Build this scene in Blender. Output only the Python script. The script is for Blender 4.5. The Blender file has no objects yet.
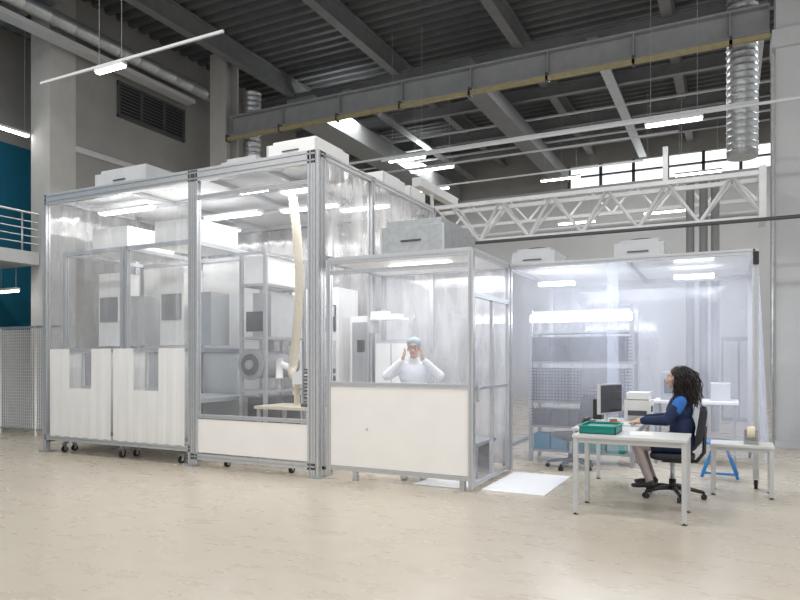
import bpy, bmesh, math, random
import numpy as np
from mathutils import Vector, Matrix
random.seed(7)
S=bpy.context.scene
S.view_settings.view_transform='Standard'
COL=S.collection
# ---------------------------------------------------------------- materials
def newmat(n):
    m=bpy.data.materials.new(n); m.use_nodes=True
    nt=m.node_tree; b=nt.nodes['Principled BSDF']; return m,nt,b
def mat(n,c,rough=.5,metal=0.,var=.06,scale=6.,bump=0.,stretch=(1,1,1),emit=None,es=0.,spec=None):
    m,nt,b=newmat(n)
    tc=nt.nodes.new('ShaderNodeTexCoord'); mp=nt.nodes.new('ShaderNodeMapping'); no=nt.nodes.new('ShaderNodeTexNoise')
    mp.inputs['Scale'].default_value=stretch
    no.inputs['Scale'].default_value=scale; no.inputs['Detail'].default_value=5
    nt.links.new(tc.outputs['Object'],mp.inputs[0]); nt.links.new(mp.outputs[0],no.inputs['Vector'])
    r=nt.nodes.new('ShaderNodeValToRGB')
    r.color_ramp.elements[0].position=.3; r.color_ramp.elements[1].position=.7
    r.color_ramp.elements[0].color=(*[max(0,x*(1-var)) for x in c],1)
    r.color_ramp.elements[1].color=(*[min(1,x*(1+var)) for x in c],1)
    nt.links.new(no.outputs['Fac'],r.inputs[0]); nt.links.new(r.outputs[0],b.inputs['Base Color'])
    b.inputs['Roughness'].default_value=rough; b.inputs['Metallic'].default_value=metal
    if spec is not None: b.inputs['Specular IOR Level'].default_value=spec
    if bump:
        bp=nt.nodes.new('ShaderNodeBump'); bp.inputs['Strength'].default_value=bump; bp.inputs['Distance'].default_value=.01
        nt.links.new(no.outputs['Fac'],bp.inputs['Height']); nt.links.new(bp.outputs[0],b.inputs['Normal'])
    if emit:
        b.inputs['Emission Color'].default_value=(*emit,1); b.inputs['Emission Strength'].default_value=es
    return m
def film(n,c,lo,hi,scale=3.,stretch=(3,3,.35),gloss=.25,rough=.15,bump=.15,dmix=.45):
    """clear / milky PVC sheet"""
    m=bpy.data.materials.new(n); m.use_nodes=True; nt=m.node_tree; nt.nodes.clear()
    N=nt.nodes.new; L=nt.links.new
    out=N('ShaderNodeOutputMaterial'); tr=N('ShaderNodeBsdfTransparent'); tr.inputs[0].default_value=(.98,.985,1,1)
    tl=N('ShaderNodeBsdfTranslucent'); tl.inputs[0].default_value=(*c,1)
    df=N('ShaderNodeBsdfDiffuse'); df.inputs[0].default_value=(*c,1)
    gl=N('ShaderNodeBsdfGlossy'); gl.inputs[0].default_value=(1,1,1,1); gl.inputs[1].default_value=rough
    m1=N('ShaderNodeMixShader'); m1.inputs[0].default_value=dmix; L(tl.outputs[0],m1.inputs[1]); L(df.outputs[0],m1.inputs[2])
    m2=N('ShaderNodeMixShader'); m2.inputs[0].default_value=gloss; L(m1.outputs[0],m2.inputs[1]); L(gl.outputs[0],m2.inputs[2])
    tc=N('ShaderNodeTexCoord'); mp=N('ShaderNodeMapping'); mp.inputs['Scale'].default_value=stretch
    no=N('ShaderNodeTexNoise'); no.inputs['Scale'].default_value=scale; no.inputs['Detail'].default_value=4
    L(tc.outputs['Object'],mp.inputs[0]); L(mp.outputs[0],no.inputs['Vector'])
    mr=N('ShaderNodeMapRange'); mr.inputs['From Min'].default_value=.35; mr.inputs['From Max'].default_value=.7
    mr.inputs['To Min'].default_value=lo; mr.inputs['To Max'].default_value=hi; L(no.outputs['Fac'],mr.inputs['Value'])
    bp=N('ShaderNodeBump'); bp.inputs['Strength'].default_value=bump; bp.inputs['Distance'].default_value=.03
    L(no.outputs['Fac'],bp.inputs['Height']); L(bp.outputs[0],gl.inputs['Normal'])
    m3=N('ShaderNodeMixShader'); L(mr.outputs[0],m3.inputs[0]); L(tr.outputs[0],m3.inputs[1]); L(m2.outputs[0],m3.inputs[2])
    L(m3.outputs[0],out.inputs[0]); return m
def emis(n,c,s):
    return mat(n,(.9,.9,.9),emit=c,es=s)
M={}
M['alu']=mat('aluminium',(.58,.59,.61),.36,.55,.05,20)
M['panel']=mat('white_panel',(.88,.88,.87),.4,0,.02,3)
M['warm']=mat('cream_panel',(.93,.905,.875),.42,0,.02,3)
M['grey']=mat('grey_paint',(.33,.34,.35),.5,.1,.06,4)
M['lgrey']=mat('light_grey',(.56,.57,.58),.5,.1,.05,5)
M['dark']=mat('black_plastic',(.02,.02,.022),.45,0,.1,30)
M['dgrey']=mat('dark_grey',(.08,.085,.09),.5,.1,.1,10)
M['steel']=mat('galvanised_steel',(.5,.52,.53),.35,.7,.12,14)
M['beam']=mat('beam_paint',(.2,.205,.21),.55,.1,.08,4)
M['girder']=mat('girder_paint',(.32,.325,.33),.5,.1,.08,4)
M['deck']=mat('roof_deck',(.12,.125,.13),.6,.2,.1,3)
M['tan']=mat('conduit_tan',(.36,.31,.17),.5,.1,.1,10)
M['truss']=mat('truss_white',(.74,.75,.75),.45,.1,.04,8)
M['wallg']=mat('wall_plaster_grey',(.30,.295,.28),.8,0,.08,1.5,.2)
M['wallw']=mat('wall_plaster_white',(.55,.56,.57),.8,0,.04,1.0,.1)
M['conc']=mat('concrete',(.48,.47,.45),.85,0,.08,2,.3)
M['teal']=mat('teal_paint',(.02,.2,.32),.6,0,.06,2)
M['mat']=mat('white_mat',(.93,.94,.95),.35,0,.01,4)
M['beige']=mat('beige_plastic',(.72,.64,.5),.5,0,.05,20)
M['green']=mat('green_plastic',(.0,.25,.2),.4,0,.08,15)
M['blue']=mat('blue_paint',(.02,.22,.6),.4,0,.06,15)
M['navy']=mat('navy_cloth',(.012,.025,.075),.85,0,.2,25,.3)
M['royal']=mat('royal_blue_cloth',(.03,.16,.5),.8,0,.15,25,.3)
M['pants']=mat('grey_rose_trousers',(.40,.34,.34),.85,0,.1,30,.2)
M['skin']=mat('skin',(.64,.42,.32),.5,0,.05,20)
M['lips']=mat('lips',(.5,.2,.17),.45,0,.05,30)
M['hair']=mat('dark_hair',(.014,.009,.008),.42,0,.3,60)
M['shoe']=mat('black_shoe',(.015,.015,.017),.5)
M['suit']=mat('cleanroom_suit',(.80,.82,.86),.75,0,.04,15,.3)
M['cap']=mat('hair_net',(.36,.42,.48),.8,0,.1,60,.4)
M['eye']=mat('eye_white',(.8,.8,.78),.2); M['iris']=mat('iris',(.05,.03,.02),.2)
M['seatf']=mat('chair_fabric',(.025,.027,.032),.9,0,.2,60,.3)
M['desk']=mat('desk_laminate',(.62,.62,.6),.4,0,.03,6)
M['paper']=mat('paper',(.85,.85,.82),.8,0,.02)
M['screen']=mat('monitor_screen',(.03,.035,.045),.15,0,.1,4)
M['tube']=emis('fluorescent_tube',(1,.98,.95),14.)
M['btube']=emis('booth_tube',(.98,.98,1.),9.)
M['sky']=emis('window_daylight',(.93,.97,1.),1.3)
M['orange']=mat('orange_part',(.6,.2,.03),.5)
M['curtL']=film('pvc_strip',(.95,.95,.96),.05,.2,2.5,(2.5,2.5,.3),.25,.08,.1)
M['curtF']=film('pvc_frosted',(.97,.96,.945),.88,.97,2.5,(2.5,2.5,.3),.06,.2,.05,.85)
M['curtW']=film('pvc_side',(.95,.95,.97),.2,.5,2.5,(2.,2.,.4),.2,.12)
M['curtR']=film('pvc_milky',(.80,.85,1.),.2,.42,1.1,(1.5,1.5,.6),.24,.12)
M['clear']=film('clear_glazing',(.9,.93,.95),.03,.12,1.5,(1,1,1),.7,.03,.03)
M['ctop']=film('ceiling_film',(.93,.95,.96),.75,.9,2)
def floor_mat():
    m,nt,b=newmat('floor_vinyl'); N=nt.nodes.new; L=nt.links.new
    tc=N('ShaderNodeTexCoord'); mp=N('ShaderNodeMapping'); mp.inputs['Scale'].default_value=(.8,1.6,1)
    mp.inputs['Rotation'].default_value=(0,0,.25)
    n1=N('ShaderNodeTexNoise'); n1.inputs['Scale'].default_value=3.; n1.inputs['Detail'].default_value=6; n1.inputs['Roughness'].default_value=.55
    n2=N('ShaderNodeTexNoise'); n2.inputs['Scale'].default_value=.35; n2.inputs['Detail'].default_value=3
    L(tc.outputs['Object'],mp.inputs[0]); L(mp.outputs[0],n1.inputs['Vector']); L(tc.outputs['Object'],n2.inputs['Vector'])
    r=N('ShaderNodeValToRGB'); r.color_ramp.elements[0].position=.2; r.color_ramp.elements[1].position=.85
    r.color_ramp.elements[0].color=(.535,.475,.385,1); r.color_ramp.elements[1].color=(.61,.55,.455,1)
    L(n1.outputs['Fac'],r.inputs[0])
    r2=N('ShaderNodeValToRGB'); r2.color_ramp.elements[0].color=(.92,.92,.92,1); r2.color_ramp.elements[1].color=(1,1,1,1); L(n2.outputs['Fac'],r2.inputs[0])
    mx=N('ShaderNodeMixRGB'); mx.blend_type='MULTIPLY'; mx.inputs[0].default_value=1; L(r.outputs[0],mx.inputs[1]); L(r2.outputs[0],mx.inputs[2])
    L(mx.outputs[0],b.inputs['Base Color'])
    mr=N('ShaderNodeMapRange'); mr.inputs['To Min'].default_value=.24; mr.inputs['To Max'].default_value=.32; L(n1.outputs['Fac'],mr.inputs['Value']); L(mr.outputs[0],b.inputs['Roughness'])
    return m
M['floor']=floor_mat()
# ---------------------------------------------------------------- mesh builder
class MB:
    def __init__(s,name,smooth=False):
        s.name=name; s.bm=bmesh.new(); s.mats=[]; s.sm=smooth
    def mi(s,k):
        if k not in s.mats: s.mats.append(k)
        return s.mats.index(k)
    def box(s,x0,x1,y0,y1,z0,z1,k,rot=None,piv=None):
        c=Vector(((x0+x1)/2,(y0+y1)/2,(z0+z1)/2))
        vs=[]
        for dx in(x0,x1):
            for dy in(y0,y1):
                for dz in(z0,z1):
                    p=Vector((dx,dy,dz))
                    if rot is not None:
                        o=Vector(piv) if piv is not None else c
                        p=o+rot@(p-o)
                    vs.append(s.bm.verts.new(p))
        i=s.mi(k)
        for f in((0,1,3,2),(4,6,7,5),(0,4,5,1),(2,3,7,6),(0,2,6,4),(1,5,7,3)):
            fc=s.bm.faces.new([vs[a] for a in f]); fc.material_index=i
    def prof(s,poly,p0,p1,k,up=None,smooth=False,scale1=1.):
        p0=Vector(p0);p1=Vector(p1); d=(p1-p0).normalized()
        if up is None: up=Vector((0,0,1)) if abs(d.z)<.9 else Vector((0,1,0))
        a=d.cross(Vector(up)).normalized(); b=a.cross(d).normalized()
        r0=[s.bm.verts.new(p0+a*x+b*y) for x,y in poly]; r1=[s.bm.verts.new(p1+(a*x+b*y)*scale1) for x,y in poly]
        i=s.mi(k); n=len(poly)
        for j in range(n):
            f=s.bm.faces.new([r0[j],r0[(j+1)%n],r1[(j+1)%n],r1[j]]); f.material_index=i; f.smooth=smooth
        f=s.bm.faces.new(r0[::-1]); f.material_index=i
        f=s.bm.faces.new(r1); f.material_index=i
    def cyl(s,p0,p1,r,k,n=16,r1=None):
        s.prof([(r*math.cos(2*math.pi*j/n),r*math.sin(2*math.pi*j/n)) for j in range(n)],p0,p1,k,smooth=True,scale1=(r1/r if r1 else 1.))
    def alu(s,p0,p1,w=.08,k='alu'):
        a=w/2; g=w*.11; t=w*.16
        q=[]
        for c in range(4):
            ang=c*math.pi/2; ca,sa=math.cos(ang),math.sin(ang)
            for x,y in((a,-a),(a,-g),(a-t,-g),(a-t,g),(a,g)):
                q.append((x*ca-y*sa,x*sa+y*ca))
        s.prof(q,p0,p1,k)
    def ibeam(s,p0,p1,w,h,k,t=.03):
        q=[(-w/2,-h/2),(w/2,-h/2),(w/2,-h/2+t),(t/2,-h/2+t),(t/2,h/2-t),(w/2,h/2-t),(w/2,h/2),(-w/2,h/2),(-w/2,h/2-t),(-t/2,h/2-t),(-t/2,-h/2+t),(-w/2,-h/2+t)]
        s.prof(q,p0,p1,k)
    def tubepath(s,pts,r,k,n=10):
        pts=[Vector(p) for p in pts]; rings=[]
        i=s.mi(k); pa=None
        for j,p in enumerate(pts):
            d=(pts[min(j+1,len(pts)-1)]-pts[max(j-1,0)]).normalized()
            if pa is None:
                up=Vector((0,0,1)) if abs(d.z)<.9 else Vector((0,1,0)); a=d.cross(up).normalized()
            else: a=(pa-d*pa.dot(d)).normalized()
            pa=a; b=d.cross(a)
            rr=r[j] if isinstance(r,(list,tuple)) else r
            rings.append([s.bm.verts.new(p+(a*math.cos(2*math.pi*q/n)+b*math.sin(2*math.pi*q/n))*rr) for q in range(n)])
        for j in range(len(rings)-1):
            for q in range(n):
                f=s.bm.faces.new([rings[j][q],rings[j][(q+1)%n],rings[j+1][(q+1)%n],rings[j+1][q]]); f.material_index=i; f.smooth=True
        f=s.bm.faces.new(rings[0][::-1]); f.material_index=i; f=s.bm.faces.new(rings[-1]); f.material_index=i
    def sheet(s,p0,p1,z0,z1,k,amp=.02,wl=.25,nx=None,flare=0.,phase=0.,nz=8):
        p0=Vector((*p0,0));p1=Vector((*p1,0)); d=p1-p0; Ln=d.length; d.normalize(); nrm=Vector((-d.y,d.x,0))
        nx=nx or max(2,int(Ln/.03)); g=[]
        for a in range(nx+1):
            t=a/nx*Ln; col=[]
            for b in range(nz+1):
                f=b/nz; z=z1+(z0-z1)*f
                off=amp*(.4+.6*f)*(math.sin(2*math.pi*t/wl+phase)+.5*math.sin(2*math.pi*t/(wl*.43)+1.3+phase+f*.8))
                col.append(s.bm.verts.new(p0+d*t+nrm*(off-flare*f)+Vector((0,0,z))))
            g.append(col)
        i=s.mi(k)
        for a in range(nx):
            for b in range(nz):
                f=s.bm.faces.new([g[a][b],g[a+1][b],g[a+1][b+1],g[a][b+1]]); f.material_index=i; f.smooth=True
    def caster(s,x,y,r=.05,zt=.14):
        s.cyl((x-.018,y,r),(x+.018,y,r),r,'dark',14)
        s.cyl((x-.02,y,r),(x+.02,y,r),r*.45,'steel',10)
        s.box(x-.026,x-.02,y-.02,y+.02,r,zt,'steel'); s.box(x+.02,x+.026,y-.02,y+.02,r,zt,'steel'); s.box(x-.035,x+.035,y-.035,y+.035,zt-.008,zt,'steel')
    def done(s,parent=None,bevel=0.):
        me=bpy.data.meshes.new(s.name); 
        bmesh.ops.recalc_face_normals(s.bm,faces=[f for f in s.bm.faces if not f.smooth])
        s.bm.to_mesh(me); s.bm.free()
        for k in s.mats: me.materials.append(M[k])
        o=bpy.data.objects.new(s.name,me); COL.objects.link(o)
        if parent: o.parent=parent
        if bevel:
            b=o.modifiers.new('bevel','BEVEL'); b.width=bevel; b.segments=2; b.limit_method='ANGLE'; b.angle_limit=.7
        return o
def empty(n,loc=(0,0,0),rz=0.):
    e=bpy.data.objects.new(n,None); COL.objects.link(e); e.location=loc; e.rotation_euler=(0,0,rz); e.empty_display_size=.1; return e
def area(name,loc,sx,sy,power,col=(1,1,1),rot=(0,0,0),spread=None):
    l=bpy.data.lights.new(name,'AREA'); l.shape='RECTANGLE'; l.size=sx; l.size_y=sy; l.energy=power; l.color=col
    if spread: l.spread=spread
    o=bpy.data.objects.new(name,l); o.location=loc; o.rotation_euler=rot; COL.objects.link(o); return o
# ================================================================= ROOM SHELL
m=MB('floor'); m.box(-17,12,-4,24.2,-.1,0,'floor'); m.done()
YB=24.
WZ0,WZ1,WX=7.6,8.35,-5.2
m=MB('wall_back'); m.box(-17,12,YB,YB+.2,0,WZ0,'wallw'); m.box(-17,12,YB,YB+.2,WZ1,9.4,'wallg')
m.box(-17,WX,YB,YB+.2,WZ0,WZ1,'wallg')
m.done()
m=MB('window_1')
m.box(WX,12,YB+.12,YB+.16,WZ0,WZ1,'sky')
x=WX
while x<12.01: m.box(x-.05,x+.05,YB-.02,YB+.1,WZ0,WZ1,'dgrey'); x+=1.1
m.box(WX,12,YB-.02,YB+.1,7.95,8.0,'dgrey'); m.done()
m=MB('wall_left'); m.box(-12.8,-12.5,9.5,YB,0,9.4,'wallg')
m.box(-12.52,-12.46,9.5,YB,5.9,6.02,'lgrey'); m.done()
m=MB('wall_recess'); m.box(-15.5,-15.2,-4,YB,0,6.55,'teal'); m.box(-15.5,-15.2,-4,YB,6.55,9.4,'conc'); m.done()
m=MB('concrete_column'); m.box(-13.1,-12.5,8.9,9.5,0,9.15,'conc'); m.done()
m=MB('louver_vent')
m.box(-12.5,-12.44,10.55,12.6,7.0,7.06,'dgrey'); m.box(-12.5,-12.44,10.55,12.6,7.76,7.82,'dgrey')
for yy in(10.55,11.2,11.9,12.55): m.box(-12.5,-12.43,yy,yy+.05,7.0,7.82,'dgrey')
for i in range(9): m.box(-12.49,-12.45,10.6,12.55,7.08+i*.078,7.1+i*.078,'dgrey',rot=Matrix.Rotation(.6,3,'Y'))
m.box(-12.5,-12.49,10.6,12.55,7.06,7.76,'dark'); m.done()
m=MB('balcony'); m.box(-15.19,-12.8,-2,8.88,3.42,3.68,'lgrey')
for z in(3.85,4.0,4.15,4.3): m.cyl((-12.85,-2,z),(-12.85,8.88,z),.012,'steel',8)
m.cyl((-12.85,-2,4.48),(-12.85,8.88,4.48),.025,'steel',8)
yy=-2
while yy<8.88: m.cyl((-12.85,yy,3.68),(-12.85,yy,4.48),.02,'steel',8); yy+=.62
m.done()
m=MB('wire_mesh_fence')
x0,x1,y=-14.2,-10.9,8.25
for xx in(-14.2,-13.1,-12.,-10.9): m.cyl((xx,y,0),(xx,y,2.12),.025,'truss',8)
z=.12
while z<2.1: m.cyl((x0,y,z),(x1,y,z),.006,'truss',5); z+=.06
xx=x0
while xx<x1: m.cyl((xx,y,.1),(xx,y,2.1),.006,'truss',5); xx+=.06
m.box(x0,x1,y-.015,y+.015,2.08,2.12,'steel'); m.box(x0,x1,y-.015,y+.015,.1,.13,'steel'); m.done()
m=MB('storage_locker'); m.box(-15.1,-14.,9.0,9.8,0,2.1,'lgrey'); m.box(-15.05,-14.6,8.97,9.0,.1,2.,'conc'); m.box(-14.5,-14.05,8.97,9.0,.1,2.,'conc'); m.done()
m=MB('ceiling'); bm=m.bm; i=m.mi('deck'); prev=None; yy=-4.; prof=[]
while yy<24.2:
    prof+= [(yy,9.3),(yy+.12,9.3),(yy+.16,9.2),(yy+.28,9.2)]; yy+=.32
for (py,pz) in prof:
    a=bm.verts.new((-17,py,pz)); b=bm.verts.new((12,py,pz))
    if prev: f=bm.faces.new([prev[0],prev[1],b,a]); f.material_index=i
    prev=(a,b)
m.done()
m=MB('roof_beam_grid')
for xx in(-14.,-10.8,-7.6,-4.4,-1.2,2.,5.2,8.4): m.ibeam((xx,-4,8.93),(xx,YB-.05,8.93),.22,.48,'beam')
for yy in(-2,1.5,5,8.5,15,17.5,20,22): m.ibeam((-15.1,yy,8.6),(12,yy,8.6),.16,.32,'beam')
for yy in(16.2,18.8,21): m.cyl((-12.4,yy,8.4),(12,yy,8.4),.04,'lgrey',8)
for xx in(-9,-6.,-2.8,.4,3.6): m.box(xx,xx+.25,14.6,YB-.1,8.37,8.43,'steel')
m.done()
m=MB('crane_girder'); gx0,gx1=-11.22,.6
for a,b in((gx0,gx1),(1.36,12)):
    m.ibeam((a,13,7.3),(b,13,7.3),.3,.5,'girder',.04)
    m.box(a,b,12.72,12.8,6.9,6.98,'tan')
    xx=a
    while xx<b: m.box(xx,xx+.02,12.86,12.98,7.08,7.52,'girder'); m.box(xx,xx+.05,12.72,12.86,6.88,7.05,'dgrey'); xx+=1.6
m.done()
m=MB('steel_column'); m.ibeam((-11.5,13,0),(-11.5,13,9.15),.5,.5,'conc',.05); m.box(-11.7,-11.35,12.8,12.85,0,9.15,'conc'); m.done()
m=MB('steel_column')
m.box(.68,1.28,12.75,13.25,0,9.15,'wallw'); m.box(.62,1.34,12.68,13.32,6.7,7.0,'lgrey'); m.box(.62,1.34,12.7,13.3,0,.12,'lgrey')
m.cyl((.63,12.7,0),(.63,12.7,6.6),.03,'steel',8); m.done()
def duct(name,x,y,z0,z1,r):
    m=MB(name); pts=[];rr=[];z=z0
    while z<z1:
        for dz,k in((0,1),(.10,1),(.105,1.035),(.12,1.035),(.125,1)): pts.append((x,y,z+dz)); rr.append(r*k)
        z+=.13
    m.tubepath(pts,rr,'steel',24); m.done()
duct('spiral_duct',-11.1,13.6,4.2,8.3,.23)
duct('spiral_duct',.2,14.1,5.3,8.3,.27)
m=MB('ventilation_duct')
pts=[];rr=[];yy=2.
while yy<13:
    for dy,k in((0,1),(.5,1),(.505,1.04),(.53,1.04),(.535,1)): pts.append((-11.95,yy+dy,8.22)); rr.append(.15*k)
    yy+=.54
m.tubepath(pts,rr,'steel',20); m.done()
m=MB('cable_tray'); m.box(-12.3,-12.0,-4,12.5,7.88,7.98,'lgrey'); m.done()
m=MB('ventilation_duct'); m.box(-10,-9.2,13.6,23.5,7.5,8.0,'steel'); m.done()
m=MB('ventilation_duct'); m.box(-5.6,-5.1,13.6,23.5,7.7,8.1,'beam'); m.done()
m=MB('lattice_truss')
X0,X1=-5.2,.5
yt,zt,zb=12.,4.40,3.74
for dy in(-.25,.25): m.box(X0,X1,yt+dy-.035,yt+dy+.035,zt-.035,zt+.035,'truss')
m.box(X0+.9,X1,yt-.035,yt+.035,zb-.035,zb+.035,'truss')
n=5; st=(X1-X0-.9)/n
for j in range(n+1):
    xb=X0+.9+j*st
    for dy in(-.25,.25):
        if j<n: m.cyl((xb,yt,zb),(xb+st/2,yt+dy,zt),.028,'truss',8)
        m.cyl((xb,yt,zb),(xb-st/2,yt+dy,zt),.028,'truss',8)
    m.box(xb-st/2-.02,xb-st/2+.02,yt-.25,yt+.25,zt-.02,zt+.02,'truss')
m.box(-5.4,-5.22,11.3,13.2,4.75,4.92,'truss'); m.cyl((-5.3,12,4.4),(-5.3,12,4.8),.04,'truss',8)
m.box(X1-.1,X1,11.7,12.3,zb-.1,zt+.1,'truss')
m.box(-1.02,-.94,11.9,11.98,zt,5.05,'truss')
m.done()
m=MB('cable_conduit'); m.cyl((-5,11.5,3.62),(6,11.5,3.62),.03,'dgrey',8); m.done()
m=MB('lattice_truss')
for z in(5.1,5.7): m.box(-9,.6,17.,17.08,z-.04,z+.04,'truss')
for j in range(9):
    xb=-9+j*1.06; m.cyl((xb,17.04,5.1),(xb+.53,17.04,5.7),.03,'truss',6); m.cyl((xb+.53,17.04,5.7),(xb+1.06,17.04,5.1),.03,'truss',6)
m.done()
m=MB('service_pipes')
for xx in(-.75,-.5,-.28): m.cyl((xx,15,0),(xx,15,5.2),.08,'grey',12)
m.box(-.9,-.1,14.95,15.05,5.15,5.25,'grey')
for z in(4.6,): m.cyl((-12,16,z),(.6,16,z),.06,'lgrey',10)
m.done()
m=MB('steel_rack')
for xx in(1.6,3.2,4.8):
    for yy in(11.2,11.9): m.box(xx-.03,xx+.03,yy-.03,yy+.03,0,1.2,'lgrey')
for z in(.25,.7,1.1): m.box(1.55,4.85,11.15,11.95,z,z+.05,'lgrey')
m.box(1.7,2.4,11.3,11.8,.75,1.0,'lgrey'); m.done()
m=MB('service_pipes'); m.cyl((1.4,14.5,2.35),(8,14.5,2.35),.05,'grey',10); m.cyl((1.4,14.5,2.2),(8,14.5,2.2),.03,'steel',10); m.done()
m=MB('electrical_cabinet'); m.box(-.2,.55,17.5,18,0,2.0,'grey'); m.box(-.15,.15,17.47,17.5,.1,1.9,'lgrey'); m.box(.2,.5,17.47,17.5,.1,1.9,'lgrey'); m.done()
def hall_light(x,y,z,ln=1.5,axis='x',rail=None,rw=.016,drop=8.3):
    m=MB('fluorescent_light')
    h=ln/2
    if axis=='x':
        m.box(x-h,x+h,y-.05,y+.05,z+.02,z+.07,'lgrey'); m.box(x-h+.02,x+h-.02,y-.04,y+.04,z-.015,z+.02,'tube')
    else:
        m.box(x-.05,x+.05,y-h,y+h,z+.02,z+.07,'lgrey'); m.box(x-.04,x+.04,y-h+.02,y+h-.02,z-.015,z+.02,'tube')
    if rail: m.box(rail[0],rail[1],y-rw,y+rw,z+.07,z+.11,'lgrey')
    for sx in(-h*.8,h*.8): 
        if axis=='x': m.cyl((x+sx,y,z+.07),(x+sx,y,drop),.004,'grey',5)
        else: m.cyl((x,y+sx,z+.07),(x,y+sx,drop),.004,'grey',5)
    m.done()
hall_light(-8.55,7.1,5.95,.62,'x',rail=(-10.2,-6.3))
hall_light(-13.1,8.4,6.12,.9,'y',drop=8.9); hall_light(-13.15,8.45,2.85,.6,'x',drop=3.41)
hall_light(-6.,12.3,5.62,.85,'x',rail=(-7.5,.4)); hall_light(-.8,11.2,5.2,.85,'x',rail=(-6,2.5))
hall_light(-3.7,18,5.13,1.0); hall_light(-1.5,18,5.2,1.); hall_light(-4.6,20,6.9,1.2); hall_light(-8,18,6.5,1.2,rail=(-12,-2))
hall_light(-6.8,15.4,6.3,1.2,rail=(-10,-1)); hall_light(-.8,20,6.6,1.2)
# ================================================================= TALL ENCLOSURE
YF=6.92; YR=10.5; XL=-9.8; XM=-6.7; XR=-4.62; H=4.1
ENC=empty('cleanroom_enclosure')
m=MB('frame')
w=.08
posts=[(XL,YF),(XM,YF),(XM+.085,YF),(XR,YF),(XR-.085,YF),(XR,YF+.085),(XL,YR),(XM,YR),(XR,YR),(XL,8.7),(XR,8.3)]
for x,y in posts: m.alu((x,y,.14 if y!=YF else .03),(x,y,H),w)
for x,y in((XL,YF),(XM,YF),(XR,YF)): m.box(x-.08,x+.08,y-.08,y+.08,0,.03,'steel')
def frame(x0,y0,x1,y1,z,ww=.08): m.alu((x0,y0,z),(x1,y1,z),ww)
z=H-.04
frame(XL,YF,XR,YF,z); frame(XL,YR,XR,YR,z); frame(XL,YF,XL,YR,z); frame(XR,YF,XR,YR,z); frame(XM,YF,XM,YR,z)
frame(XL,YF,XR,YF,H-.12)
frame(XM,YF,XR,YF,3.72,.05); frame(XL,YF,XM,YF,.24); frame(XM,YF,XR,YF,.14); frame(XM,YF,XR,YF,.7,.05)
frame(XL,YR,XR,YR,.2); frame(XL,YF,XL,YR,.2); frame(XR,YF,XR,YR,.2,.06); frame(XR,YF,XR,YR,2.78,.05)
m.box(XL,XR,YF,YR,H-.01,H+.02,'lgrey')
for x in(-8.25,-5.65): frame(x,YF,x,YR,H-.05,.05)
for y in(8.1,9.3): frame(XL,y,XR,y,H-.06,.05)
m.box(XM+.12,XR-.12,YF-.015,YF+.015,.2,.66,'warm')
m.box(XM+.12,XR-.12,YF-.004,YF+.004,.72,3.7,'clear')
m.box(XM+.12,XR-.12,YF-.004,YF+.004,3.75,3.92,'clear')
for x,y in((XL+.3,YF+.1),(XM-.3,YF+.1),(XM+.5,YF+.15),(XR-.5,YF+.15),(-8.2,YF+.1),(XL,YR),(XM,YR),(XR,YR)): m.caster(x,y)
m.done(ENC)
m=MB('strip_curtain')
k=0; x=XL+.06
while x<XM-.1:
    x2=min(x+.5,XM-.06)
    m.sheet((x,YF+(.012 if k%2 else -.012)),(x2,YF+(.012 if k%2 else -.012)),.3,3.92,'curtL',.007,.3,phase=k*1.7); x+=.46; k+=1
m.done(ENC)
m=MB('lower_curtain')
for a,b,z1 in((-9.66,-9.2,1.64),(-8.7,-8.27,1.64),(-8.23,-7.8,1.64),(-7.3,-6.8,1.64),(-9.2,-8.7,1.03),(-7.8,-7.3,1.03)):
    m.sheet((a,YF-.04),(b,YF-.04),.27,z1,'curtF',.005,.22,phase=a*3)
m.done(ENC)
m=MB('side_curtain'); m.sheet((XR-.0,YF+.15),(XR,YR-.05),2.8,4.0,'curtW',.02,.6,phase=1.); m.sheet((XR-.0,YF+.15),(XR,YR-.05),.25,2.75,'curtL',.02,.6,phase=1.);m.done(ENC)
m=MB('rear_curtain'); m.sheet((XL+.05,YR),(XR-.05,YR),.25,4.0,'curtW',.015,.8); m.done(ENC)
m=MB('end_curtain'); m.sheet((XL,YF+.05),(XL,YR-.05),.25,4.0,'curtW',.015,.8); m.done(ENC)
m=MB('ceiling_lights')
for (x,y,l) in((-8.9,7.7,1.2),(-7.6,8.8,1.2),(-6.2,7.6,.55),(-6.1,8.9,1.1),(-5.3,9.3,.9),(-8.9,9.8,1.2),(-5.6,7.9,.6)):
    m.box(x-l/2,x+l/2,y-.08,y+.08,3.93,3.97,'panel'); m.box(x-l/2+.03,x+l/2-.03,y-.06,y+.06,3.905,3.93,'btube')
m.done(ENC)
area('enclosure_lamp_a',(-8.3,8.7,3.88),2.4,2.6,95,(1,.98,.95)); area('enclosure_lamp_b',(-5.7,8.7,3.88),1.7,2.6,68,(1,.98,.95))
def ffu(x0,x1,y0,y1,z,h,k='panel'):
    m=MB('fan_filter_unit'); m.box(x0,x1,y0,y1,z,z+h*.8,k); m.box(x0+.06,x1-.06,y0+.06,y1-.06,z+h*.8,z+h,k)
    m.box((x0+x1)/2-.02-.12,(x0+x1)/2+.12,y0-.02,y0,z+h*.35,z+h*.4,'dgrey')
    m.cyl(((x0+x1)/2,(y0+y1)/2,z+h),((x0+x1)/2,(y0+y1)/2,z+h+.03),min(x1-x0,y1-y0)*.3,'dgrey',20)
    for a in(x0,x1-.03): m.box(a,a+.03,y0-.006,y0,z,z+h*.8,'lgrey')
    m.done(bevel=.006)
ffu(-8.95,-7.85,7.15,8.2,H+.025,.32,'lgrey'); ffu(-6.7,-6.05,7.5,8.2,H+.025,.3,'lgrey'); ffu(-5.55,-4.75,7.1,7.9,H+.025,.26); ffu(-5.4,-4.72,8.9,9.6,H+.025,.26)
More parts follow.
